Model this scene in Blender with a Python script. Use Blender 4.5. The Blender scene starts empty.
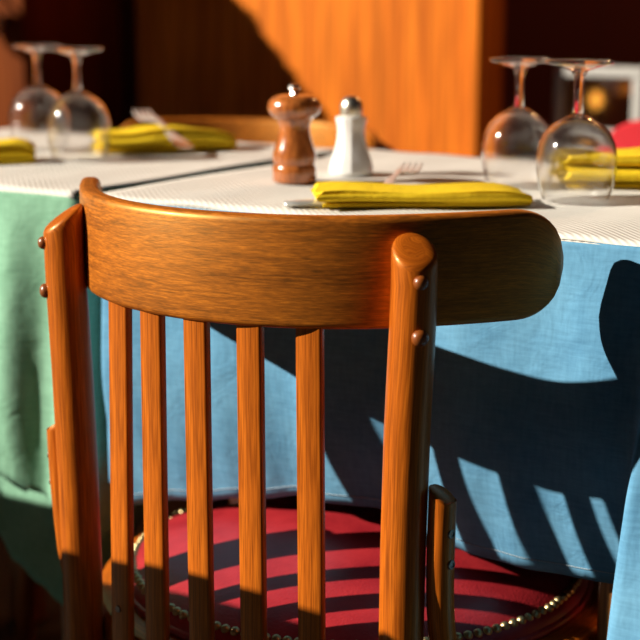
import bpy, bmesh, math, random
from mathutils import Vector, Matrix
random.seed(7)
S = bpy.context.scene
C = S.collection
PI = math.pi
# ------------------------------------------------------------------ camera
cam_d = bpy.data.cameras.new('camera'); cam = bpy.data.objects.new('camera', cam_d); C.objects.link(cam)
cam.location = (0, 0, 0.948)
cam.rotation_euler = (math.radians(90 - 11.94), 0, 0)
cam_d.sensor_width = 36; cam_d.lens = 85.2
cam_d.clip_start = 0.02
cam_d.dof.use_dof = True; cam_d.dof.focus_distance = 1.235; cam_d.dof.aperture_fstop = 5.0
S.camera = cam
# ------------------------------------------------------------------ sky and sun
SUN_AZ, SUN_EL = math.radians(-83.2), math.radians(26.3)
w = bpy.data.worlds.new('world'); S.world = w; w.use_nodes = True
wn = w.node_tree; wn.nodes.clear()
wo = wn.nodes.new('ShaderNodeOutputWorld'); wb = wn.nodes.new('ShaderNodeBackground'); sk = wn.nodes.new('ShaderNodeTexSky')
sk.sky_type = 'NISHITA'; sk.sun_disc = False; sk.dust_density = 0.0; sk.ozone_density = 5.0; sk.sun_elevation = SUN_EL
sk.sun_rotation = math.radians(180) + SUN_AZ * -1
wn.links.new(sk.outputs[0], wb.inputs[0]); wn.links.new(wb.outputs[0], wo.inputs[0])
wb.inputs[1].default_value = 0.0026
sd = bpy.data.lights.new('sun', 'SUN'); so = bpy.data.objects.new('sun', sd); C.objects.link(so)
sd.energy = 8.5; sd.angle = 0.0093; sd.color = (1.0, 0.93, 0.80)
to_sun = Vector((math.sin(SUN_AZ) * math.cos(SUN_EL), -math.cos(SUN_AZ) * math.cos(SUN_EL), math.sin(SUN_EL)))
so.rotation_euler = to_sun.to_track_quat('Z', 'Y').to_euler(); so.location = to_sun * 6
S.view_settings.view_transform = 'Standard'; S.view_settings.look = 'None'
S.view_settings.gamma = 1; S.view_settings.use_curve_mapping = False
S.view_settings.exposure = 0.0
# ------------------------------------------------------------------ frames
TA = math.radians(32.1)                                   # the row of tables runs at this angle
EU = Vector((math.cos(TA), -math.sin(TA), 0)); EN = Vector((math.sin(TA), math.cos(TA), 0)); EQ = Vector((0, 1.386, 0))
def T(u, n, z=0.0): return EQ + EU * u + EN * n + Vector((0, 0, z))
# ------------------------------------------------------------------ material helpers
def mat(name, color=(.8, .8, .8), rough=.5, **k):
    m = bpy.data.materials.new(name); m.use_nodes = True
    b = m.node_tree.nodes['Principled BSDF']
    b.inputs['Base Color'].default_value = (*color, 1); b.inputs['Roughness'].default_value = rough
    for kk, v in k.items(): b.inputs[kk.replace('_', ' ')].default_value = v
    return m
def nd(m, t, **k):
    n = m.node_tree.nodes.new(t)
    for kk, v in k.items(): setattr(n, kk, v)
    return n
def lk(m, a, b): m.node_tree.links.new(a, b)
def bsdf(m): return m.node_tree.nodes['Principled BSDF']
def coords(m, kind, scale):
    tc = nd(m, 'ShaderNodeTexCoord'); mp = nd(m, 'ShaderNodeMapping'); mp.inputs['Scale'].default_value = scale
    lk(m, tc.outputs[kind], mp.inputs['Vector']); return mp.outputs[0]
def noise(m, vec, scale, detail=4, rough=.6, dist=0):
    n = nd(m, 'ShaderNodeTexNoise'); n.inputs['Scale'].default_value = scale; n.inputs['Detail'].default_value = detail
    n.inputs['Roughness'].default_value = rough; n.inputs['Distortion'].default_value = dist
    lk(m, vec, n.inputs['Vector']); return n.outputs['Fac']
def ramp(m, fac, stops):
    r = nd(m, 'ShaderNodeValToRGB'); e = r.color_ramp.elements
    while len(e) < len(stops): e.new(0.5)
    for el, (p, c) in zip(e, stops): el.position = p; el.color = (*c, 1)
    lk(m, fac, r.inputs[0]); return r.outputs[0]
def mix(m, fac, a, b, mode='MIX'):
    x = nd(m, 'ShaderNodeMix', data_type='RGBA', blend_type=mode)
    if isinstance(fac, float): x.inputs[0].default_value = fac
    else: lk(m, fac, x.inputs[0])
    for i, v in ((6, a), (7, b)):
        if isinstance(v, tuple): x.inputs[i].default_value = (*v, 1)
        else: lk(m, v, x.inputs[i])
    return x.outputs[2]
def bump(m, h, strength, dist=.001):
    b = nd(m, 'ShaderNodeBump'); b.inputs['Strength'].default_value = strength; b.inputs['Distance'].default_value = dist
    lk(m, h, b.inputs['Height']); lk(m, b.outputs[0], bsdf(m).inputs['Normal'])
def wood(name, dark, mid, light, along=6.0, across=220.0, rough=.38, coat=.35, kind='UV', wear=0.0, spec=.5, tint=(1, 1, 1)):
    """wood grain runs along the U axis of the UV map (metres)"""
    m = mat(name, mid, rough); b = bsdf(m)
    sc = (along, across, across) if kind == 'UV' else (across, across, along)
    v = coords(m, kind, sc)
    g = noise(m, v, 1.0, 5, .65, .6)
    v2 = coords(m, kind, tuple(x * .16 for x in sc)); g2 = noise(m, v2, 1.0, 3, .5, .3)
    v3 = coords(m, kind, tuple(x * 3.2 for x in sc)); g3 = noise(m, v3, 1.0, 2, .5)
    c = ramp(m, g, [(.34, dark), (.5, mid), (.68, light)])
    c2 = ramp(m, g2, [(.3, tuple(x * .62 for x in mid)), (.7, tuple(min(1, x * 1.25) for x in light))])
    c = mix(m, .34, c, c2)
    c = mix(m, .6, c, ramp(m, g3, [(.38, (.34, .27, .22)), (.6, (1, 1, 1))]), 'MULTIPLY')
    if wear:
        sp = noise(m, coords(m, kind, (60, 60, 60)), 1.0, 6, .75)
        c = mix(m, ramp(m, sp, [(.68, (0, 0, 0)), (.74, (wear, wear, wear))]), c, (.62, .36, .17))
    lk(m, c, b.inputs['Base Color'])
    b.inputs['Coat Weight'].default_value = coat; b.inputs['Coat Roughness'].default_value = .18
    b.inputs['Specular IOR Level'].default_value = spec; b.inputs['Specular Tint'].default_value = (*tint, 1)
    bump(m, g3, .16, .0006)
    return m
def cloth(name, a, b_, weave=900.0, rough=.85):
    m = mat(name, a, rough); v = coords(m, 'UV', (1, 1, 1))
    n1 = noise(m, v, 14, 4, .6); n2 = noise(m, coords(m, 'UV', (260, 45, 1)), 1, 3, .6)
    n3 = noise(m, coords(m, 'UV', (45, 320, 1)), 1, 3, .6)
    c = ramp(m, n1, [(.3, a), (.72, b_)])
    c = mix(m, .17, c, ramp(m, n2, [(.3, tuple(x * .55 for x in a)), (.7, tuple(min(1, x * 1.35) for x in b_))]))
    c = mix(m, .17, c, ramp(m, n3, [(.3, tuple(x * .55 for x in a)), (.7, tuple(min(1, x * 1.35) for x in b_))]))
    lk(m, c, bsdf(m).inputs['Base Color']); bsdf(m).inputs['Specular IOR Level'].default_value = .12
    mx = nd(m, 'ShaderNodeMath', operation='ADD'); lk(m, n2, mx.inputs[0]); lk(m, n3, mx.inputs[1])
    n4 = noise(m, v, 26, 3, .55, .8)
    b0 = nd(m, 'ShaderNodeBump'); b0.inputs['Strength'].default_value = .35; b0.inputs['Distance'].default_value = .006; lk(m, n4, b0.inputs['Height'])
    bump(m, mx.outputs[0], .14, .0006)
    for q in m.node_tree.nodes:
        if q.type == 'BUMP' and q != b0: lk(m, b0.outputs[0], q.inputs['Normal'])
    return m
M = {}
M['wood'] = wood('chair wood', (.26, .048, .003), (.49, .104, .006), (.68, .172, .011), along=7, across=240, wear=.6, rough=.40, coat=.10, spec=.8, tint=(1, .55, .16))
M['wood_crest'] = wood('crest veneer', (.07, .013, .001), (.35, .082, .005), (.68, .195, .013), along=38, across=330, wear=.45, rough=.46, coat=.05, spec=1.0, tint=(1, .58, .16))
bsdf(M['wood_crest']).inputs['IOR'].default_value = 1.78
M['bolt'] = wood('bolt cap wood', (.16, .035, .005), (.28, .07, .009), (.36, .10, .014), coat=.4)
M['leather'] = mat('red leather', (.36, .016, .024), .40)
_m = M['leather']; _v = coords(_m, 'Object', (1, 1, 1))
_c = ramp(_m, noise(_m, _v, 22, 5, .6), [(.3, (.29, .011, .018)), (.7, (.44, .024, .030))]); lk(_m, _c, bsdf(_m).inputs['Base Color'])
_vo = nd(_m, 'ShaderNodeTexVoronoi'); _vo.inputs['Scale'].default_value = 420; lk(_m, _v, _vo.inputs['Vector']); bump(_m, _vo.outputs['Distance'], .25, .0008)
M['brass'] = mat('antique brass', (.52, .40, .20), .40, Metallic=1.0)
M['steel'] = mat('steel', (.66, .65, .62), .35, Metallic=.55)
M['chrome'] = mat('chrome', (.85, .84, .80), .2, Metallic=1.0)
M['cap_metal'] = mat('brushed cap metal', (.70, .66, .56), .33, Metallic=1.0)
M['screw'] = mat('dark screw', (.18, .16, .14), .4, Metallic=1.0)
M['blue'] = cloth('blue table linen', (.075, .22, .37), (.14, .335, .50))
M['green'] = cloth('green table linen', (.15, .32, .205), (.26, .48, .335))
M['yellow'] = cloth('yellow napkin linen', (.70, .44, .010), (.86, .58, .025))
M['stitch'] = mat('pale thread', (.42, .52, .58), .9)
m = M['paper'] = mat('white embossed paper', (.80, .78, .74), .75)
_v = coords(m, 'UV', (1, 1, 1)); wv = nd(m, 'ShaderNodeTexWave', wave_type='BANDS', bands_direction='DIAGONAL'); wv.inputs['Scale'].default_value = 80
lk(m, _v, wv.inputs['Vector']); bump(m, wv.outputs['Fac'], .36, .001)
lk(m, ramp(m, noise(m, _v, 9, 3), [(.3, (.64, .605, .55)), (.7, (.70, .665, .61))]), bsdf(m).inputs['Base Color'])
M['glass'] = mat('clear glass', (1, 1, 1), .085, Transmission_Weight=1.0, IOR=1.48)
M['shaker'] = mat('milky white glass', (.85, .84, .82), .25, Coat_Weight=.6, Coat_Roughness=.05)
M['mill'] = wood('lacquered mill wood', (.30, .075, .014), (.46, .13, .026), (.55, .18, .04), along=10, across=90, rough=.2, coat=1.0, kind='Object')
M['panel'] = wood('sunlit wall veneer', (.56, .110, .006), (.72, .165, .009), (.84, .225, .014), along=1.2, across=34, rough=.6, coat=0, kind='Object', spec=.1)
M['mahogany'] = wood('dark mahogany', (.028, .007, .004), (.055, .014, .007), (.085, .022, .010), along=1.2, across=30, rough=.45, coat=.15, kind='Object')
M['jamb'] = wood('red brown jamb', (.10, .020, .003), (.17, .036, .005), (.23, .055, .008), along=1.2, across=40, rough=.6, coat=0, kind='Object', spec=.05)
M['tablewood'] = wood('table leg wood', (.30, .10, .02), (.48, .19, .045), (.6, .27, .07), along=4, across=90, kind='Object')
M['white_paint'] = mat('white paint', (.45, .43, .40), .45)
M['dark_pane'] = mat('dark window pane', (.012, .009, .007), .06)
M['plaster'] = mat('oxblood plaster', (.10, .018, .014), .8)
M['red_fabric'] = cloth('red upholstery', (.50, .022, .030), (.62, .035, .045))
m = M['paving'] = mat('dark paving', (.05, .045, .04), .85)
lk(m, ramp(m, noise(m, coords(m, 'Object', (1, 1, 1)), 14, 6), [(.3, (.010, .009, .008)), (.7, (.028, .024, .021))]), bsdf(m).inputs['Base Color'])
M['black'] = mat('black metal', (.02, .018, .016), .45)
M['leaf'] = mat('box leaf', (.045, .10, .025), .5)
M['terracotta'] = mat('terracotta', (.38, .15, .07), .8)
m = M['glow'] = mat('amber lamp glass', (.9, .5, .12), .4); bsdf(m).inputs['Emission Color'].default_value = (1, .40, .05, 1); bsdf(m).inputs['Emission Strength'].default_value = 1.6
m = M['glow_dim'] = mat('amber lamp shade', (.6, .25, .06), .6); bsdf(m).inputs['Emission Color'].default_value = (1, .33, .05, 1); bsdf(m).inputs['Emission Strength'].default_value = .22
# ------------------------------------------------------------------ mesh helpers
def mesh_obj(name, verts, faces, material, parent=None, uv=None, smooth=True, flat_faces=()):
    me = bpy.data.meshes.new(name); me.from_pydata([tuple(v) for v in verts], [], faces); me.update()
    if uv:
        L = me.uv_layers.new(name='UVMap')
        for p in me.polygons:
            for li in p.loop_indices:
                L.data[li].uv = uv[me.loops[li].vertex_index]
    if smooth:
        for p in me.polygons: p.use_smooth = True
    for i in flat_faces: me.polygons[i].use_smooth = False
    me.materials.append(M[material])
    o = bpy.data.objects.new(name, me); C.objects.link(o)
    if parent: o.parent = parent
    return o
def autosmooth(o, ang=40):
    me = o.data; bm = bmesh.new(); bm.from_mesh(me)
    for e in bm.edges:
        e.smooth = not (len(e.link_faces) == 2 and e.calc_face_angle(0) > math.radians(ang))
    bm.to_mesh(me); bm.free(); return o
def rings_mesh(rings, closed_path=False, caps=True):
    """rings of equal length -> verts, faces, uv (u = along, v = around, metres)"""
    n = len(rings[0]); V = []; UV = []; F = []
    al = 0.0; prev = None
    for r in rings:
        c = sum((Vector(p) for p in r), Vector()) / n
        if prev is not None: al += (c - prev).length
        prev = c; ar = 0.0
        for j, p in enumerate(r):
            if j: ar += (Vector(p) - Vector(r[j - 1])).length
            V.append(tuple(p)); UV.append((al, ar))
    R = len(rings)
    for i in range(R if closed_path else R - 1):
        a = i * n; b = ((i + 1) % R) * n
        for j in range(n):
            k = (j + 1) % n; F.append((a + j, a + k, b + k, b + j))
    if caps and not closed_path:
        F.append(tuple(reversed(range(n)))); F.append(tuple(range((R - 1) * n, R * n)))
    return V, F, UV
def fix(o):
    bm = bmesh.new(); bm.from_mesh(o.data); bmesh.ops.recalc_face_normals(bm, faces=bm.faces); bm.to_mesh(o.data); bm.free(); return o
def sweep(name, rings, material, parent=None, closed=False, caps=True, ang=45):
    V, F, UV = rings_mesh(rings, closed, caps)
    return autosmooth(fix(mesh_obj(name, V, F, material, parent, UV)), ang)
def lathe(name, prof, material, parent=None, seg=48, center=(0, 0), ang=40, loop=False):
    """prof: (r, z) list; r = 0 only at the ends; loop=True closes the profile into a ring"""
    V = []; F = []; UV = []; n = len(prof); al = 0
    idx = []
    for i, (r, z) in enumerate(prof):
        if i: al += math.hypot(r - prof[i - 1][0], z - prof[i - 1][1])
        row = []
        if r < 1e-6:
            V.append((center[0], center[1], z)); UV.append((0, al)); row = [len(V) - 1] * seg
        else:
            for j in range(seg):
                a = 2 * PI * j / seg
                V.append((center[0] + r * math.cos(a), center[1] + r * math.sin(a), z)); UV.append((r * a, al)); row.append(len(V) - 1)
        idx.append(row)
    for i in range(n if loop else n - 1):
        A = idx[i]; B = idx[(i + 1) % n]
        for j in range(seg):
            k = (j + 1) % seg
            f = []
            for q in (A[j], A[k], B[k], B[j]):
                if q not in f: f.append(q)
            if len(f) > 2: F.append(tuple(f))
    return autosmooth(fix(mesh_obj(name, V, F, material, parent, UV)), ang)
def rbox(name, size, center, material, parent=None, bevel=.004, frame=None, seg=2):
    """bevelled box; frame = (ex, ey) horizontal unit vectors"""
    bm = bmesh.new(); bmesh.ops.create_cube(bm, size=1)
    for v in bm.verts: v.co = Vector((v.co.x * size[0], v.co.y * size[1], v.co.z * size[2]))
    if bevel: bmesh.ops.bevel(bm, geom=list(bm.edges), offset=bevel, segments=seg, profile=.5, affect='EDGES')
    me = bpy.data.meshes.new(name)
    L = bm.loops.layers.uv.new('UVMap')
    for f in bm.faces:
        for l in f.loops:
            n = f.normal; co = l.vert.co
            l[L].uv = (co.z, co.x + co.y) if abs(n.z) < .7 else (co.x, co.y)
    if frame:
        ex, ey = frame; mt = Matrix((ex, ey, Vector((0, 0, 1)))).transposed()
        for v in bm.verts: v.co = mt @ v.co
    for v in bm.verts: v.co += Vector(center)
    bm.to_mesh(me); bm.free(); me.materials.append(M[material])
    o = bpy.data.objects.new(name, me); C.objects.link(o)
    if parent: o.parent = parent
    return o
def tube(name, pts, rad, material, parent=None, seg=14, sub=6, closed=False, flat=1.0):
    """smooth tube through points (Catmull-Rom); rad number or list"""
    P = [Vector(p) for p in pts]; n = len(P); rr = rad if isinstance(rad, (list, tuple)) else [rad] * n
    Q = []; RR = []
    for i in range(n - 1):
        p0 = P[max(i - 1, 0)]; p1 = P[i]; p2 = P[i + 1]; p3 = P[min(i + 2, n - 1)]
        for k in range(sub):
            t = k / sub
            Q.append(.5 * ((2 * p1) + (p2 - p0) * t + (2 * p0 - 5 * p1 + 4 * p2 - p3) * t * t + (3 * p1 - p0 - 3 * p2 + p3) * t ** 3))
            RR.append(rr[i] * (1 - t) + rr[i + 1] * t)
    Q.append(P[-1]); RR.append(rr[-1])
    ref = Vector((0, 0, 1))
    d0 = (Q[1] - Q[0]).normalized()
    if abs(d0.z) > .9: ref = Vector((1, 0, 0))
    rings = []
    for i, q in enumerate(Q):
        d = (Q[min(i + 1, len(Q) - 1)] - Q[max(i - 1, 0)]).normalized()
        a = d.cross(ref).normalized(); b = a.cross(d).normalized()
        rings.append([q + (a * math.cos(2 * PI * j / seg) + b * math.sin(2 * PI * j / seg) * flat) * RR[i] for j in range(seg)])
    return sweep(name, rings, material, parent)
def thing(name, label, cat, loc=(0, 0, 0), rotz=0, group=None):
    o = bpy.data.objects.new(name, None); o.empty_display_size = .05; C.objects.link(o)
    o.location = loc; o.rotation_euler = (0, 0, rotz); tag(o, label, cat, group); return o
def tag(o, label, cat, group=None):
    o['label'] = label; o['category'] = cat
    if group: o['group'] = group
    return o
def struct(o, label, cat):
    o['kind'] = 'structure'; o['label'] = label; o['category'] = cat; return o
def dup(root, loc, rotz, label, name=None):
    def cp(o, par):
        c = o.copy(); C.objects.link(c); c.parent = par
        for ch in o.children: cp(ch, c)
        return c
    r = cp(root, None); r.location = loc; r.rotation_euler = (0, 0, rotz); r['label'] = label; return r
# ================================================================== setting
FR = (EU, EN)
def slab(name, u0, u1, n0, n1, z0, z1, material, parent=None, bevel=.003):
    c = T((u0 + u1) / 2, (n0 + n1) / 2, (z0 + z1) / 2)
    me_o = rbox(name, (u1 - u0, n1 - n0, z1 - z0), (0, 0, 0), material, parent, bevel, FR)
    me_o.location = c; return me_o
fl = slab('floor', -5.5, 4.5, -3.2, 4.0, -.10, 0, 'paving'); struct(fl, 'dark stone paving under the tables', 'floor')
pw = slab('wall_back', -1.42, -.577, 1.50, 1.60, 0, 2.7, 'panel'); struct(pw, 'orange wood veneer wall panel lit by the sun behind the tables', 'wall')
slab('edge_trim', -.600, -.575, 1.492, 1.606, 0, 2.7, 'panel', None, .004)
o = bpy.data.objects['edge_trim']; o.parent = pw; o.matrix_parent_inverse = Matrix.Translation(-pw.location)
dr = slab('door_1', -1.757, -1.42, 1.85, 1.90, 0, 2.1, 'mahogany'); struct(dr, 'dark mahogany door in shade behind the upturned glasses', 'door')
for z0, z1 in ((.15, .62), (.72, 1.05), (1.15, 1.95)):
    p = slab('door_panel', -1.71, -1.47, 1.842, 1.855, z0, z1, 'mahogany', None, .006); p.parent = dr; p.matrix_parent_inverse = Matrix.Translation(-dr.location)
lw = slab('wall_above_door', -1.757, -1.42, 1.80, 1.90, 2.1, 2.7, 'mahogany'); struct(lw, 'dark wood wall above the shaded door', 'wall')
tr = slab('trim_1', -1.96, -1.757, 1.50, 1.95, 0, 2.7, 'jamb'); struct(tr, 'red brown wooden door jamb at the left edge', 'trim')
wl = slab('wall_left', -4.2, -1.96, 1.50, 1.66, 0, 2.7, 'jamb'); struct(wl, 'red brown wood wall left of the jamb', 'wall')
iw = slab('wall_interior', -1.49, 3.0, 3.20, 3.30, 0, 2.7, 'plaster'); struct(iw, 'dark oxblood wall inside the open room', 'wall')
ic = slab('ceiling', -1.42, 3.0, 1.60, 3.20, 2.62, 2.70, 'plaster'); struct(ic, 'dark ceiling over the open room', 'ceiling')
il = slab('wall_interior_left', -1.49, -1.42, 1.60, 3.20, 0, 2.62, 'plaster'); struct(il, 'dark side wall of the open room', 'wall')
ir = slab('wall_right', 1.6, 4.2, 1.50, 1.60, 0, 2.7, 'mahogany'); struct(ir, 'dark wood wall far right of the opening', 'wall')
# low white-framed window in the dark room
win = bpy.data.objects.new('window_1', None); C.objects.link(win); struct(win, 'low white-framed window in the dark wall behind the right glasses', 'window')
def child_slab(name, par, *a, **k):
    o = slab(name, *a, **k); o.parent = par; return o
WU0, WU1, WZ0, WZ1 = -.466, -.284, .682, .822
child_slab('window_frame', win, WU0, WU1, 1.600, 1.64, WZ1 - .020, WZ1, 'white_paint')
child_slab('window_frame', win, WU0, WU1, 1.600, 1.64, WZ0, WZ0 + .020, 'white_paint')
child_slab('window_frame', win, WU0, WU0 + .010, 1.601, 1.64, WZ0 + .020, WZ1 - .020, 'white_paint')
child_slab('window_frame', win, WU1 - .022, WU1, 1.601, 1.64, WZ0 + .020, WZ1 - .020, 'white_paint')
child_slab('pane', win, WU0 + .010, WU1 - .022, 1.618, 1.621, WZ0 + .020, WZ1 - .020, 'glass', bevel=0)
child_slab('lower_panel', win, -.564, .30, 1.615, 1.65, .02, WZ0, 'mahogany')
# ================================================================== bistro chair
K1, K2, S1, SP, ST, DSL = math.radians(253.2), math.radians(113), .1727, .1727, .3105, .0488
CZ1, CH = .7845, .0894; VOFF = -.261
def crest(s):
    a = abs(s); n = 60; u = v = 0
    for i in range(n):
        q = (i + .5) / n * a; ph = K1 * q if q < S1 else K1 * S1 + K2 * (q - S1)
        u += math.cos(ph) * a / n; v += math.sin(ph) * a / n
    ph = K1 * a if a < S1 else K1 * S1 + K2 * (a - S1)
    sg = 1 if s >= 0 else -1
    return sg * u, v + VOFF, sg * ph
def make_chair(label):
    root = thing('bistro_chair', label, 'chair')
    # crest rail -------------------------------------------------------
    rings = []; r_end = .046; N = 84; th = .0085
    ss = []
    for i in range(N + 1):
        t = -1 + 2 * i / N; ss.append(ST * (math.sin(t * PI / 2) * .35 + t * .65))
    for s in ss:
        s = max(-ST + .0002, min(ST - .0002, s))
        u, v, ph = crest(s); no = Vector((math.sin(ph), -math.cos(ph), 0))
        d = max(0, (abs(s) - (ST - r_end)) / r_end)
        h = CH / 2 * max(0.03, (1 - d ** 2.25)) ** (1 / 2.1)
        tt = th * (1 if d < .85 else 1 - .45 * (d - .85) / .15)
        rc = min(.0055, h * .9, tt * .9); zc = CZ1 - CH / 2
        ring = []
        for cx, cz, a0 in ((1, 1, 0), (-1, 1, 90), (-1, -1, 180), (1, -1, 270)):
            for k in range(5):
                a = math.radians(a0 + k * 22.5)
                o_ = cx * (tt - rc) + rc * math.cos(a); z_ = cz * (h - rc) + rc * math.sin(a)
                ring.append(Vector((u, v, zc + z_)) + no * o_)
        rings.append(ring)
    cr = sweep('crest_rail', rings, 'wood_crest', root, ang=60)
    # slats --------------------------------------------------------------
    for i in range(5):
        s = (i - 2) * DSL; u, v, ph = crest(s); ang = ph * .30
        ex = Vector((math.cos(ang), math.sin(ang), 0)); ey = Vector((-math.sin(ang), math.cos(ang), 0))
        rings = []
        du = (-.008, -.003, 0, .001, .002)[i]
        for z in (.345, .36, .46, .56, .64, .70):
            f = (.70 - z) / .34; c = Vector((u + du * f, v, z)); hw = .0114; ht = .0042; rc = .0022; ring = []
            for cx, cz, a0 in ((1, 1, 0), (-1, 1, 90), (-1, -1, 180), (1, -1, 270)):
                for k in range(3):
                    a = math.radians(a0 + k * 45)
                    ring.append(c + ex * (cx * (hw - rc) + rc * math.cos(a)) + ey * (cz * (ht - rc) + rc * math.sin(a)))
            rings.append(ring)
        sl = sweep('slat', rings, 'wood', root, ang=50)
        sc = lathe('screw', [(0, .0012), (.0028, .001), (.0032, 0), (0, 0)], 'screw', sl, 12)
        sc.location = Vector((u + du, v, .418 if i == 0 else .372)) - ey * .0043; sc.rotation_euler = (PI / 2, 0, ang)
    # rear posts with bolts and hip braces ------------------------------------
    for sg in (-1, 1):
        u, v, ph = crest(sg * SP); no = Vector((math.sin(ph), -math.cos(ph), 0)); base = Vector((u, v, 0)) + no * .0262
        pr = .0180; rings = []; seg = 28
        prof = [(0.0, -.055, .030, .0135), (.12, -.030, .016, .015), (.25, -.008, .004, .0165), (.36, .0, -.007, .0178), (.42, 0, -.008, .0182), (.52, 0, -.007, .0184), (.62, 0, -.0045, .0184), (.70, 0, -.001, .0182), (.735, 0, 0, pr)]
        def ringat(z, dv, du, r, shear=0, zo=0):
            c = base + Vector((du * sg, dv, z)); out = []
            for j in range(seg):
                a = 2 * PI * j / seg; off = Vector((math.cos(a) * r, math.sin(a) * r, 0))
                out.append(c + off + Vector((0, 0, zo - shear * off.dot(no))))
            return out
        for z, dv, du, r in prof: rings.append(ringat(z, dv, du, r))
        rings.append(ringat(.752, 0, 0, pr, .30)); rings.append(ringat(.7585, 0, 0, pr * .985, .62)); rings.append(ringat(.7608, 0, 0, pr * .93, .64)); rings.append(ringat(.7622, 0, 0, pr * .82, .66)); rings.append(ringat(.7632, 0, 0, pr * .5, .68))
        post = sweep('rear_post', rings, 'wood', root, ang=70)
        for k, (zb, rb) in enumerate(((.7385, .0058), (.6955, .0066))):
            b = lathe('bolt', [(0, .0056), (rb * .5, .0052), (rb * .85, .0036), (rb, .0014), (rb, -.002), (0, -.002)], 'bolt', post, 20)
            b.location = base + no * (pr - .0005) + Vector((0, 0, zb)); b.rotation_euler = no.to_track_quat('Z', 'Y').to_euler()
        bx = base + Vector((-.006 * sg, 0, 0))
        pts = [(.0285, .010, .565), (.0280, .010, .540), (.0270, .011, .50), (.0265, .014, .465), (.0275, .020, .43), (.029, .034, .395), (.027, .062, .372), (.021, .095, .366)]
        br = []; P = [bx + Vector((a * sg, b, c)) for a, b, c in pts]
        Q = []
        for i in range(len(P) - 1):
            p0 = P[max(i - 1, 0)]; p1 = P[i]; p2 = P[i + 1]; p3 = P[min(i + 2, len(P) - 1)]
            for k in range(5):
                t = k / 5; Q.append(.5 * ((2 * p1) + (p2 - p0) * t + (2 * p0 - 5 * p1 + 4 * p2 - p3) * t * t + (3 * p1 - p0 - 3 * p2 + p3) * t ** 3))
        Q.append(P[-1])
        for i, q in enumerate(Q):
            d = (Q[min(i + 1, len(Q) - 1)] - Q[max(i - 1, 0)]).normalized(); a = d.cross(Vector((0, 1, .2))).normalized(); b = a.cross(d).normalized()
            ring = []
            for j in range(18):
                an = 2 * PI * j / 18; off = a * math.cos(an) * .0112 + b * math.sin(an) * .0118
                ring.append(q + off - (Vector((0, 0, off.x * sg * .62)) if i == 0 else Vector()))
            br.append(ring)
        c0 = sum(br[0], Vector()) / 18
        br.insert(0, [c0 + (p - c0) * .86 + Vector((0, 0, .0016)) for p in br[0]])
        brace = sweep('hip_brace', br, 'wood', root, ang=60)
        for zz, dv in ((.536, .010), (.510, .011)):
            sc = lathe('screw', [(0, .0006), (.0016, .0006), (.0022, .0014), (.0036, .0012), (.0042, 0), (0, -.001)], 'screw', brace, 14)
            sc.location = bx + Vector(((.0275 + .0105) * sg, dv - .003, zz)); sc.rotation_euler = Vector((sg, -.25, 0)).to_track_quat('Z', 'Y').to_euler()
    # seat ---------------------------------------------------------------------
    lathe('seat_frame', [(.150, .352), (.246, .352), (.252, .355), (.2555, .362), (.2555, .384), (.252, .391), (.246, .3935), (.150, .3935)], 'wood', root, 96, loop=True)
    prof = [(0, .385), (.226, .385), (.2285, .392), (.2275, .402), (.2235, .409), (.2185, .4125)]
    for k in range(14, -1, -1):
        r = .2185 * k / 15; q = r / .2185; prof.append((r, .4125 + .040 * (1 - q ** 2.3) ** .85))
    cu = lathe('seat_cushion', prof, 'leather', root, 96, ang=80)
    tube_r = []
    for i in range(96):
        a = 2 * PI * i / 96; ring = []
        for j in range(10):
            b = 2 * PI * j / 10; r = .2275 + .0042 * math.cos(b); ring.append((r * math.cos(a), r * math.sin(a), .3975 + .0042 * math.sin(b)))
        tube_r.append(ring)
    sweep('piping', tube_r, 'leather', cu, closed=True)
    nail0 = lathe('upholstery_nail', [(0, .0036), (.002, .0032), (.0036, .0021), (.0045, .0003), (.0047, -.001)], 'brass', cu, 10)
    NN = 138
    for i in range(NN):
        a = 2 * PI * i / NN; o = nail0 if i == 0 else nail0.copy()
        if i: C.objects.link(o)
        o.parent = cu; rr = .2195 + random.uniform(-.0007, .0007); o.location = (rr * math.cos(a), rr * math.sin(a), .4122)
        o.rotation_euler = (0, .55, a)
    for sg in (-1, 1):
        tube('front_leg', [(.165 * sg, .150, .372), (.172 * sg, .158, .25), (.182 * sg, .17, .10), (.188 * sg, .178, .0)], [.0185, .018, .0155, .0125], 'wood', root, 18)
    rg = []
    for i in range(64):
        a = 2 * PI * i / 64; ring = []
        for j in range(10):
            b = 2 * PI * j / 10; r = .185 + .0085 * math.cos(b); ring.append((r * math.cos(a), r * math.sin(a), .20 + .0085 * math.sin(b)))
        rg.append(ring)
    sweep('stretcher_ring', rg, 'wood', root, closed=True)
    return root
YAW = math.radians(31.2); APX = Vector((-.0996, 1.1966, 0))
chair = make_chair('bentwood chair with five slats and a red leather seat, back toward the viewer')
chair.location = APX + Vector((math.sin(YAW), math.cos(YAW), 0)) * .261; chair.rotation_euler = (0, 0, -YAW)
chair['group'] = 'bentwood bistro chairs'
far = dup(chair, T(-.535, .515), PI - TA - math.radians(6), 'bentwood chair on the far side of the table, only its curved top rail showing')
far.scale = (1, 1, .980)
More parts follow.
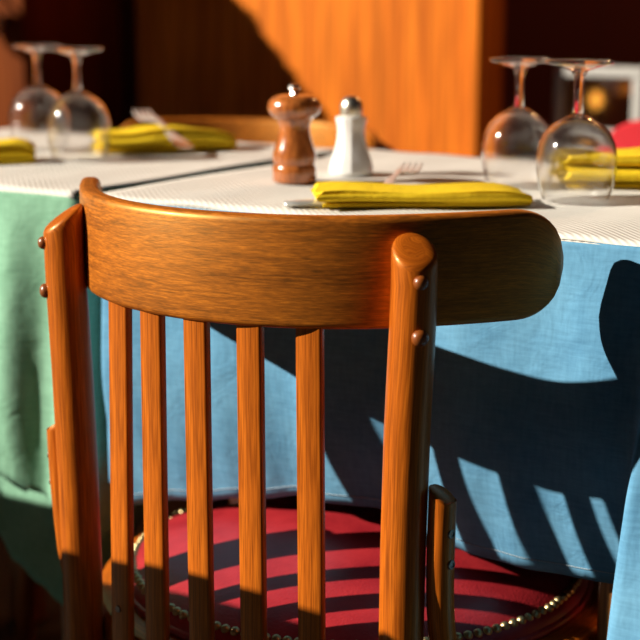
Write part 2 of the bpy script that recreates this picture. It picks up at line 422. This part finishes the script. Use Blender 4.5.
# ================================================================== tables
def cafe_table(u0, u1, n0, n1, label, legs=.05, lw=.042, material='tablewood', legn=.05):
    t = thing('cafe_table', label, 'table', T((u0 + u1) / 2, (n0 + n1) / 2), -TA, 'square cafe tables')
    hu, hn = (u1 - u0) / 2, (n1 - n0) / 2
    rbox('tabletop', (u1 - u0, n1 - n0, .028), (0, 0, .736), material, t, .004)
    for a in (-1, 1):
        for b in (-1, 1):
            l = rbox('leg', (lw, lw, .722), (a * (hu - legs - lw / 2), b * (hn - legn - lw / 2), .361), material, t, .004)
    for b in (-1, 1): rbox('apron', ((hu - legs - lw) * 2, .02, .07), (0, b * (hn - legn - lw / 2), .687), material, t, .002)
    return t
BU0, BU1, TN = -.262, .440, .535
GU0, GU1 = -.90, -.292
cafe_table(BU0, BU1, .0, TN, 'wooden table hidden under the blue tablecloth, one orange leg showing at lower right', legs=.128, legn=.034)
cafe_table(GU0, GU1, .0, TN, 'wooden table hidden under the green tablecloth at left')
cafe_table(-.79, -.285, -1.16, -.560, 'unseen dark table added outside the left edge to shade the lower slats', material='mahogany')  # added out of view; its top shades the slat bottoms and rear seat
cafe_table(-2.50, -.81, -1.06, -.432, 'unseen long dark table added outside the left edge to shade the green cloth', material='mahogany')  # second unseen tabletop, added to darken the lower green cloth
cafe_table(-2.40, -.93, -.428, .47, 'unseen dark table added beyond the left edge to shade the floor', material='mahogany')  # third unseen tabletop, added to keep sun off the floor at lower left
def sig(x): return 1 / (1 + math.exp(-max(-40, min(40, x))))
def drape(name, u0, u1, n0, n1, dropf, outf, material, zt=.7512, top=True, inset=0.0, parent=None, M_=36, step=.005, sides='frbl'):
    """cloth over a table; walks the perimeter front->right->back->left"""
    rc = .012; path = []
    segs = {'f': ((u0 + rc, n0), (u1 - rc, n0), (0, -1)), 'r': ((u1, n0 + rc), (u1, n1 - rc), (1, 0)), 'b': ((u1 - rc, n1), (u0 + rc, n1), (0, 1)), 'l': ((u0, n1 - rc), (u0, n0 + rc), (-1, 0))}
    order = 'frbl'
    for k, sname in enumerate(order):
        if sname not in sides: continue
        a, b, no = segs[sname]; L = math.hypot(b[0] - a[0], b[1] - a[1]); st = step if sname == 'f' else step * 3
        m_ = max(2, int(L / st))
        for i in range(m_ + 1):
            t = i / m_; path.append((a[0] + (b[0] - a[0]) * t, a[1] + (b[1] - a[1]) * t, no[0], no[1], sname))
        nx = order[(k + 1) % 4]
        if nx in sides:
            n2 = segs[nx][2]; cc = (b[0] - no[0] * rc, b[1] - no[1] * rc)
            for q in range(1, 6):
                an = q / 6 * PI / 2; dx = no[0] * math.cos(an) + n2[0] * math.sin(an); dy = no[1] * math.cos(an) + n2[1] * math.sin(an)
                path.append((cc[0] + dx * rc, cc[1] + dy * rc, dx, dy, sname + nx))
    V = []; UV = []; F = []; n = len(path); al = 0
    hem = []
    for i, (u, nn, dx, dy, sd) in enumerate(path):
        if i: al += math.hypot(u - path[i - 1][0], nn - path[i - 1][1])
        D = dropf(u, nn, sd)
        for j in range(M_ + 1):
            if j <= 4:
                a = j / 4 * PI / 2; o = .005 * math.sin(a) - inset; z = zt - .005 * (1 - math.cos(a)); l = 0
            else:
                l = (j - 4) / (M_ - 4); o = .005 - inset; z = zt - .005 - (D - .005) * l
            ou, on = outf(u, nn, sd, l)
            p = T(u + dx * o + ou, nn + dy * o + on, z); V.append(p); UV.append((al, -zt + z))
        hem.append(V[-1])
    closed = len(sides) == 4
    for i in range(n if closed else n - 1):
        a = i * (M_ + 1); b = ((i + 1) % n) * (M_ + 1)
        for j in range(M_): F.append((a + j, b + j, b + j + 1, a + j + 1))
    if top and closed: F.append(tuple(i * (M_ + 1) for i in range(n)))
    o = mesh_obj(name, V, F, material, parent, UV); fix(o)
    md = o.modifiers.new('thickness', 'SOLIDIFY'); md.thickness = .0012; md.offset = -1
    return o, V, M_
def interp(x, tab):
    if x <= tab[0][0]: return tab[0][1]
    for (a, b), (c, d) in zip(tab, tab[1:]):
        if x <= c:
            t = (x - a) / (c - a); t = t * t * (3 - 2 * t); return b + (d - b) * t
    return tab[-1][1]
ZT = .7515
FU = .334                                             # where the corner fold of the blue cloth starts
def blue_drop(u, n, sd):
    if sd == 'f':
        z = interp(u, [(-.26, .425), (-.16, .446), (-.09, .461), (-.02, .474), (.05, .478), (.08, .474), (.125, .456), (.18, .451), (.24, .449), (.30, .452)])
        return ZT - z + .16 * sig((u - FU - .012) / .006)
    return .30 + (.16 if sd in ('fr', 'r') and n < .1 else 0)
def blue_out(u, n, sd, l):
    if sd == 'f':
        w_ = .0075 * math.sin(u * 34 + 1.1) + .005 * math.sin(u * 63 + .4) + .003 * math.sin(u * 118 + 2.0)
        w_ += .010 * math.exp(-((u - .055 - .02 * l) / .012) ** 2)
        o = -.0030 * (1 + math.sin(u * 48 + .3)) * min(1, l * 4) ** .8 - .011 * math.sin(min(1, l / .62) * PI / 2) ** 1.3 + .032 * max(0, (l - .5) / .5) ** 1.6 - max(0, w_ + .004) * l ** 1.25 * .45
        f = sig((u - FU) / .0055)
        o -= f * (.030 * l ** .7 + .105 * l)
        return (-.012 * l * math.exp(-((u - FU - .016) / .018) ** 2) - f * .006 * l, o)
    if sd in ('fr', 'r'): k = math.exp(-((n) / .05) ** 2) if sd == 'r' else 1; return (.01 * l, -.127 * l ** .9 * k)
    if sd == 'l': return (-.002 * l * 0, 0)
    return (0, .008 * l if sd == 'b' else 0)
bc, bv, bm_ = drape('blue_tablecloth', BU0, BU1, 0, TN, blue_drop, blue_out, 'blue', ZT)
tag(bc, 'blue linen tablecloth hanging behind the chair slats', 'tablecloth')
# stitched hem: a row of short pale dashes just above the edge
sv = []; sf = []
nf = int((BU1 - BU0 - .024) / .005)
for i in range(0, nf - 24):
    a = i * (bm_ + 1) + bm_ - 1; b = (i + 1) * (bm_ + 1) + bm_ - 1
    pa = Vector(bv[a]) * .75 + Vector(bv[a - 1]) * .25; pb = Vector(bv[b]) * .75 + Vector(bv[b - 1]) * .25
    for q in (0, .5):
        p0 = pa.lerp(pb, q + .08) - EN * .0009; p1 = pa.lerp(pb, q + .42) - EN * .0009; k = len(sv)
        for p in (p0, p1):
            for dz, dn in ((-.0005, 0), (0, -.0005), (.0005, 0)): sv.append(p + Vector((0, 0, dz)) + EN * dn)
        sf += [(k, k + 1, k + 4, k + 3), (k + 1, k + 2, k + 5, k + 4), (k, k + 3, k + 5, k + 2)]
st = mesh_obj('hem_stitching', sv, sf, 'stitch', bc); st['kind'] = 'stuff'
def green_hem(u): return interp(u, [(-.90, .46), (-.50, .462), (-.42, .452), (-.382, .441), (-.346, .427), (-.31, .395), (-.292, .372)])
def green_drop(u, n, sd):
    if sd == 'f': return ZT - green_hem(u)
    if sd in ('fr',): return ZT - .368
    if sd == 'r': return ZT - interp(n, [(0, .365), (.1, .43), (.2, .45)])
    return .30
def green_out(u, n, sd, l):
    if sd == 'f':
        w_ = .012 + .014 * math.sin(u * 52 + 2.0 + 2.2 * l) + .007 * math.sin(u * 97 + .6 - 1.2 * l)
        k = min(1, (GU1 - u) / .04)
        return (0, -(.010 * l + max(-.006, w_) * l ** .75 * max(.15, k)))
    if sd in ('fr',): return (0, -.010 * l)
    return (0, 0)
gc, gv, gm = drape('green_tablecloth', GU0, GU1, 0, TN, green_drop, green_out, 'green', ZT)
tag(gc, 'green linen tablecloth hanging at the left of the chair', 'tablecloth')
def under_drop(u, n, sd):
    if sd == 'f': return ZT - .004 - interp(u, [(-.90, .44), (-.50, .43), (-.44, .395), (-.423, .373), (-.395, .337), (-.36, .318), (-.33, .302), (-.292, .285)])
    if sd == 'fr': return ZT - .285
    return ZT - .004 - interp(n, [(0, .285), (.12, .40), (.3, .44)])
def under_out(u, n, sd, l):
    if sd == 'f': return (0, -(.006 * l + .006 * max(0, math.sin(u * 40 + .7)) * l))
    return (0, 0)
un, _, _ = drape('under_layer', GU0, GU1, 0, TN, under_drop, under_out, 'green', ZT - .003, top=False, inset=.0035, sides='fr', parent=gc)
# white paper covers ---------------------------------------------------------
def paper(name, u0, u1, n0, n1, label, lip, seed):
    rnd = random.Random(seed); nu = 70; nv = 60; V = []; F = []; UV = []
    ph = [rnd.uniform(0, 6) for _ in range(6)]
    lipn = 8
    rows = []
    for j in range(nv + 1): rows.append((n0 + (n1 - n0) * j / nv, 0))
    lips = []
    for k in range(lipn, 0, -1):
        t = k / lipn
        if t < .4: a = t / .4 * PI / 2; lips.append((n0 - .006 * math.sin(a), .006 * (1 - math.cos(a))))
        else: lips.append((n0 - .006 - .002 * (t - .4), .006 + (lip - .006) * (t - .4) / .6))
    rows = lips + rows
    for (nn, dz) in rows:
        for i in range(nu + 1):
            u = u0 + (u1 - u0) * i / nu
            wz = .0008 * math.sin(u * 23 + ph[0]) * math.sin(nn * 17 + ph[1]) + .0006 * math.sin(u * 61 + ph[2])
            ll = dz * (1 + .25 * math.sin(u * 15 + ph[3])) if dz > .006 else dz
            V.append(T(u, nn, ZT + .0032 + wz - ll)); UV.append((u, nn - dz))
    n = nu + 1
    for j in range(len(rows) - 1):
        for i in range(nu): F.append((j * n + i, j * n + i + 1, (j + 1) * n + i + 1, (j + 1) * n + i))
    o = mesh_obj(name, V, F, 'paper', None, UV); md = o.modifiers.new('thickness', 'SOLIDIFY'); md.thickness = .0012; md.offset = 1
    tag(o, label, 'table paper', 'white table papers'); return o
paper('table_paper', BU0 - .004, BU1, .004, TN + .004, 'white ribbed paper cover laid over the blue tablecloth', .0065, 1)
paper('table_paper', GU0, GU1 - .004, .004, TN + .004, 'white paper cover laid over the green tablecloth', .0065, 2)
ZS = ZT + .0062
# ================================================================== things on the tables
def wine_glass(u, n, label, rot=0, s=1.0):
    g = thing('wine_glass', label, 'wine glass', T(u, n, ZS), rot, 'upturned wine glasses')
    out = [(.0325, 0), (.0350, .006), (.0378, .017), (.0396, .030), (.0396, .042), (.0372, .055), (.0320, .066), (.0240, .074), (.0150, .0795), (.0085, .083)]
    inn = [(.0050, .0800), (.0135, .0778), (.0228, .0720), (.0306, .0645), (.0358, .0542), (.0382, .042), (.0382, .030), (.0365, .0172), (.0338, .0064), (.0313, 0)]
    lathe('bowl', [(0, .0838), (.004, .0836)] + [(r, z) for r, z in reversed(out)] + [(r, z) for r, z in reversed(inn)] + [(0, .0806)], 'glass', g, 48, ang=60)
    lathe('stem', [(0, .0832), (.0060, .0834), (.0052, .088), (.0048, .096), (.0047, .106), (.0050, .115), (.0062, .1215), (.0085, .1255), (0, .1258)], 'glass', g, 24, ang=60)
    lathe('foot', [(0, .1256), (.010, .1258), (.0200, .1292), (.0285, .1312), (.0322, .1320), (.0336, .1338), (.0322, .1360), (.022, .1358), (.010, .1362), (0, .1364)], 'glass', g, 48, ang=60)
    g.scale = (s, s, s); return g
wine_glass(.166, .204, 'upturned wine glass nearest the right edge, in front of a yellow napkin', .3, .985)
wine_glass(.066, .286, 'upturned wine glass left of the other right-hand glass', .1, .965)
wine_glass(-.502, .245, 'upturned wine glass by the left napkin, nearer of the left pair', .2, .985)
wine_glass(-.628, .312, 'upturned wine glass farthest left, behind its pair', .4, .985)
# pepper mill
pm = thing('pepper_mill', 'turned brown wooden pepper mill with a chrome knob', 'pepper mill', T(-.147, .183, ZS), 0); pm.scale = (1, 1, .965)
lathe('body', [(0, 0), (.0225, 0), (.0236, .0015), (.0236, .016), (.0226, .0182), (.0218, .0192), (.0224, .0205), (.0234, .024), (.0232, .031), (.0212, .038), (.0185, .046), (.0170, .054), (.0168, .060), (.0178, .065), (.0192, .069), (0, .069)], 'mill', pm, 48)
lathe('head', [(0, .0692), (.0205, .0694), (.0225, .0715), (.0262, .0745), (.0286, .079), (.0287, .084), (.0268, .089), (.0225, .0930), (.015, .0952), (.006, .0958), (0, .0958)], 'mill', pm, 48)
kb = lathe('knob', [(0, .0955), (.0045, .0958), (.0036, .098), (.0034, .0995), (.0058, .1008), (.0068, .1030), (.0064, .1052), (.0045, .1070), (0, .1075)], 'chrome', pm, 10, ang=25)
# salt shaker
ss_ = thing('salt_shaker', 'faceted white salt shaker with a metal cap beside the mill', 'salt shaker', T(-.132, .276, ZS), .2)
lathe('body', [(0, 0), (.0238, 0), (.0250, .003), (.0246, .009), (.0225, .017), (.0190, .027), (.0166, .037), (.0156, .046), (.0160, .054), (.0178, .0605), (.0174, .0635), (.0130, .0645), (0, .0645)], 'shaker', ss_, 14, ang=24)
lathe('cap', [(.0122, .0640), (.0128, .0652), (.0126, .0745), (.0122, .0770), (.0108, .0810), (.0070, .0850), (.003, .0866), (0, .0868)], 'cap_metal', ss_, 32)
# napkins
def napkin(loc, rot, length, depth, label, layers=3, thick=.0032, gap=.0016, seed=0, open_end=.6, group='yellow napkins'):
    """serpentine fold swept along local x; near fold edge toward -y"""
    rnd = random.Random(seed); pitch = thick + gap
    def section(t):
        # centre line of the ribbon: layers stacked, alternately joined at front and back
        pts = []
        puff = open_end * (1 - t) ** 2
        for k in range(layers):
            z = thick / 2 + k * pitch * (1 + .8 * puff)
            y0, y1 = -depth / 2 + .006 + .004 * math.sin(k * 2.1 + seed), depth / 2 - .006
            xs = [y0 + (y1 - y0) * i / 10 for i in range(11)]
            if k % 2: xs = xs[::-1]
            for y in xs:
                f = (y - y0) / (y1 - y0)
                pts.append((y, z + puff * .004 * math.sin(f * PI * 2 + k) * (k > 0) + .0012 * math.sin(6 * f + 5 * t + k) * (k > 0)))
            if k < layers - 1:
                yk = xs[-1]; r = pitch * (1 + .8 * puff) / 2; sg = 1 if yk > 0 else -1
                for q in range(1, 6):
                    a = -PI / 2 + q / 6 * PI; pts.append((yk + sg * r * 1.5 * math.cos(a), z + r + r * math.sin(a)))
        L = []; R = []
        for i, p in enumerate(pts):
            a = pts[max(i - 1, 0)]; b = pts[min(i + 1, len(pts) - 1)]
            d = math.hypot(b[0] - a[0], b[1] - a[1]) or 1; nx, nz = -(b[1] - a[1]) / d, (b[0] - a[0]) / d
            L.append((p[0] + nx * thick / 2, p[1] + nz * thick / 2)); R.append((p[0] - nx * thick / 2, p[1] - nz * thick / 2))
        return L + R[::-1]
    rings = []; N = 26
    for i in range(N + 1):
        t = i / N; x = -length / 2 + length * t
        e = 1 - .10 * max(0, (t - .9) / .1) ** 2
        z_s = (1 - .35 * max(0, (t - .86) / .14) ** 2) * (1 + .10 * math.sin(t * 9 + seed)) * (.72 + .28 * min(1, t / .35))
        rings.append([(x + .004 * math.sin(p[1] * 300 + seed) * (1 - t) ** 4, p[0] * e + .003 * math.sin(t * 5 + seed), max(.0002, p[1] * z_s)) for p in section(t)])
    o = sweep('napkin', rings, 'yellow', None, ang=70)
    o.location = loc; o.rotation_euler = (0, 0, rot); tag(o, label, 'napkin', group); return o
def table_dir(u0, n0, u1, n1):
    d = T(u1, n1) - T(u0, n0); return math.atan2(d.y, d.x), d.length
def place_napkin(u0, n0, u1, n1, depth, label, **k):
    a, L = table_dir(u0, n0, u1, n1); d = (T(u1, n1) - T(u0, n0)).normalized(); left = Vector((-d.y, d.x, 0))
    c = (T(u0, n0) + T(u1, n1)) / 2 + left * depth / 2; c.z = ZS
    return napkin(c, a, L, depth, label, **k)
place_napkin(-.004, .008, .156, .128, .080, 'folded yellow napkin right behind the chair top rail, a fork beside it', layers=3, thick=.0040, gap=.0012, seed=1, open_end=.45)
place_napkin(-.508, .296, -.395, .43, .078, 'long folded yellow napkin by the left glasses, a fork resting on it', layers=4, thick=.005, gap=.002, seed=3, open_end=.5)
place_napkin(-.66, .035, -.508, .172, .085, 'folded yellow napkin cut by the left edge', layers=4, thick=.0042, gap=.0018, seed=5, open_end=.2)
place_napkin(.128, .272, .29, .375, .095, 'folded yellow napkin behind the nearest right-hand glass', layers=5, thick=.0048, gap=.0022, seed=8, open_end=.6)
# cutlery
def fork(loc, rot, tilt, label, s=1.0):
    f = thing('fork', label, 'fork', loc, rot, 'steel forks'); f.rotation_euler = (0, -tilt, rot)
    rings = []
    for x, hw, z in ((-.115, .0045, .004), (-.112, .0095, .004), (-.09, .0105, .0042), (-.05, .0062, .006), (-.01, .0034, .0095), (.012, .0032, .010), (.028, .007, .008), (.036, .0115, .0062), (.046, .0125, .005)):
        rings.append([(x, a * hw, z + b * .0011) for a, b in ((-1, -.6), (-.5, -1), (.5, -1), (1, -.6), (1, .6), (.5, 1), (-.5, 1), (-1, .6))])
    sweep('handle', rings, 'steel', f)
    for k in range(4):
        y = -.0105 + .007 * k; rr = []
        for x, hw, z in ((.044, .0024, .005), (.060, .0022, .0036), (.078, .0018, .0042), (.090, .0013, .0064), (.096, .0006, .0078)):
            rr.append([(x, y + a * hw, z + b * .001) for a, b in ((-1, -1), (1, -1), (1, 1), (-1, 1))])
        sweep('tine', rr, 'steel', f)
    return f
a, L = table_dir(.008, .12, -.012, .21)
fork(T(.004, .136, ZS + .012), a, math.radians(7), 'steel fork behind the near yellow napkin, tines pointing away').scale = (.66, .9, .9)
a, L = table_dir(-.436, .345, -.582, .45)
fork(T(-.485, .385, ZS + .024), a, math.radians(8), 'steel fork lying across the long left napkin')
kn = thing('table_knife', 'steel knife handle poking out left of the near yellow napkin', 'knife', T(.0, .062, ZS), 0)
a, L = table_dir(-.065, .045, .10, .20); kn.rotation_euler = (0, 0, a); kn.location = T(.028, .075, ZS - .001)
rr = []
for x, hw, hz in ((-.100, .003, .0018), (-.097, .0068, .003), (-.085, .0082, .0034), (-.04, .0068, .0034), (-.008, .005, .003), (0, .0055, .003)):
    rr.append([(x, math.cos(2 * PI * j / 10) * hw, .0036 + math.sin(2 * PI * j / 10) * hz) for j in range(10)])
sweep('handle', rr, 'steel', kn)
rr = []
for x, y0, y1 in ((-.001, -.005, .005), (.01, -.0085, .006), (.05, -.010, .006), (.09, -.009, .006), (.105, -.002, .0055)):
    rr.append([(x, y0, .0028), (x, y1, .0022), (x, y1, .0044), (x, y0, .0032)])
sweep('blade', rr, 'steel', kn)
# ================================================================== red chair on the far side of the blue table
rc_ = thing('upholstered_chair', 'red upholstered chair beyond the right-hand glasses', 'chair', T(.085, .90), -TA)
bw = []
def rrect(hw, hh, r, y, zc, n=6):
    out = []
    for cx, cz, a0 in ((1, 1, 0), (-1, 1, 90), (-1, -1, 180), (1, -1, 270)):
        for k in range(n + 1):
            a = math.radians(a0 + 90 * k / n); out.append((cx * (hw - r) + r * math.cos(a), y, zc + cz * (hh - r) + r * math.sin(a)))
    return out
for y, q in ((.0, .80), (.006, .93), (.018, 1.0), (.034, 1.0), (.046, .93), (.052, .80)): bw.append(rrect(.215 * (.92 + .08 * q), .16 * (.9 + .1 * q), .06, y + .10, .611))
sweep('backrest', bw, 'red_fabric', rc_, ang=60)
sw = []
for z, q in ((.42, .96), (.43, 1.0), (.455, 1.0), (.47, .96), (.476, .85)): sw.append([(p[0], p[2], z) for p in rrect(.215 * q, .205 * q, .05, 0, -.09)])
sweep('seat', sw, 'red_fabric', rc_, ang=60)
for a_ in (-1, 1):
    tube('leg', [(a_ * .19, -.26, .43), (a_ * .192, -.265, .2), (a_ * .195, -.27, 0)], [.018, .016, .012], 'tablewood', rc_, 12)
    tube('leg', [(a_ * .185, .105, .60), (a_ * .19, .105, .40), (a_ * .192, .12, .2), (a_ * .195, .15, 0)], [.014, .018, .016, .012], 'tablewood', rc_, 12)
# ================================================================== lamps seen in the dark room, added room fill, wall light, added shadow caster
lp = thing('pendant_lamp', 'small glowing amber bulb hanging before the dark window', 'lamp', T(-.737, 2.50, 0), 0)
lathe('bulb', [(0, .677), (.008, .679), (.0135, .687), (.0155, .697), (.0145, .707), (.010, .715), (.006, .719), (0, .720)], 'glow', lp, 24)
lathe('socket', [(0, .714), (.0065, .714), (.007, .728), (.003, .734), (0, .734)], 'black', lp, 16)
lathe('cord', [(0, .732), (.0012, .732), (.0012, 2.622), (0, 2.622)], 'black', lp, 8)
pl = bpy.data.lights.new('room_fill', 'POINT'); pl.energy = 34; pl.color = (1, .5, .2); pl.shadow_soft_size = .08  # fill with no fixture, added to lift the dark room
plo = bpy.data.objects.new('room_fill', pl); C.objects.link(plo); plo.location = T(.1, 2.5, 2.3)
tl = thing('table_lamp', 'dim amber shaded lamp on a thin stand at the dark window', 'lamp', T(-.660, 2.50, 0), 0)
lathe('shade', [(.021, .718), (.013, .742), (.0122, .742), (.0202, .718)], 'glow_dim', tl, 28, loop=True)
lathe('stand', [(0, .0), (.06, .0), (.06, .010), (.004, .016), (.0032, .62), (.0036, .725), (0, .726)], 'black', tl, 16)
wl_ = thing('wall_lamp', 'small white glass lamp on the jamb at the top left corner', 'lamp', T(-1.83, 1.45, .83), 0)
lathe('globe', [(0, .03), (.02, .032), (.036, .045), (.044, .065), (.040, .09), (.026, .105), (.010, .11), (0, .11)], 'white_paint', wl_, 28)
tube('bracket', [T(-1.83, 1.505, .96) - T(-1.83, 1.45, .83), Vector((0, 0, .125)), Vector((0, 0, .105))], .006, 'black', wl_, 10)
sh = thing('shadow_shrub', 'unseen shrub-shaped shadow caster added outside the left edge for the wall panel', 'shadow caster', T(-2.06, .86), 0)  # invented blocker, its cone shaped to cast the panel's diagonal shadow
lathe('pot', [(0, 0), (.15, 0), (.20, .34), (.215, .34), (.215, .38), (.19, .38), (.18, .34), (0, .33)], 'terracotta', sh, 32)
lathe('trunk', [(0, .32), (.02, .32), (.014, 1.4), (0, 1.4)], 'jamb', sh, 10)
V = []; F = []; rnd = random.Random(3)
for i in range(15000):
    h = rnd.random() ** .8; z = .80 + .744 * h; r = (min(.27, .87 * (1.544 - z)) + .01) * math.sqrt(rnd.uniform(.45, 1)); a = rnd.uniform(0, 2 * PI)
    c = Vector((r * math.cos(a), r * math.sin(a), z)); d = Vector((rnd.gauss(0, 1), rnd.gauss(0, 1), rnd.gauss(0, 1))).normalized(); e = d.orthogonal().normalized(); k = len(V); s = rnd.uniform(.018, .032)
    V += [c - d * s, c + e * s * .5, c + d * s, c - e * s * .5]; F.append((k, k + 1, k + 2, k + 3))
fo = mesh_obj('foliage', V, F, 'leaf', sh, None, False); fo['kind'] = 'stuff'
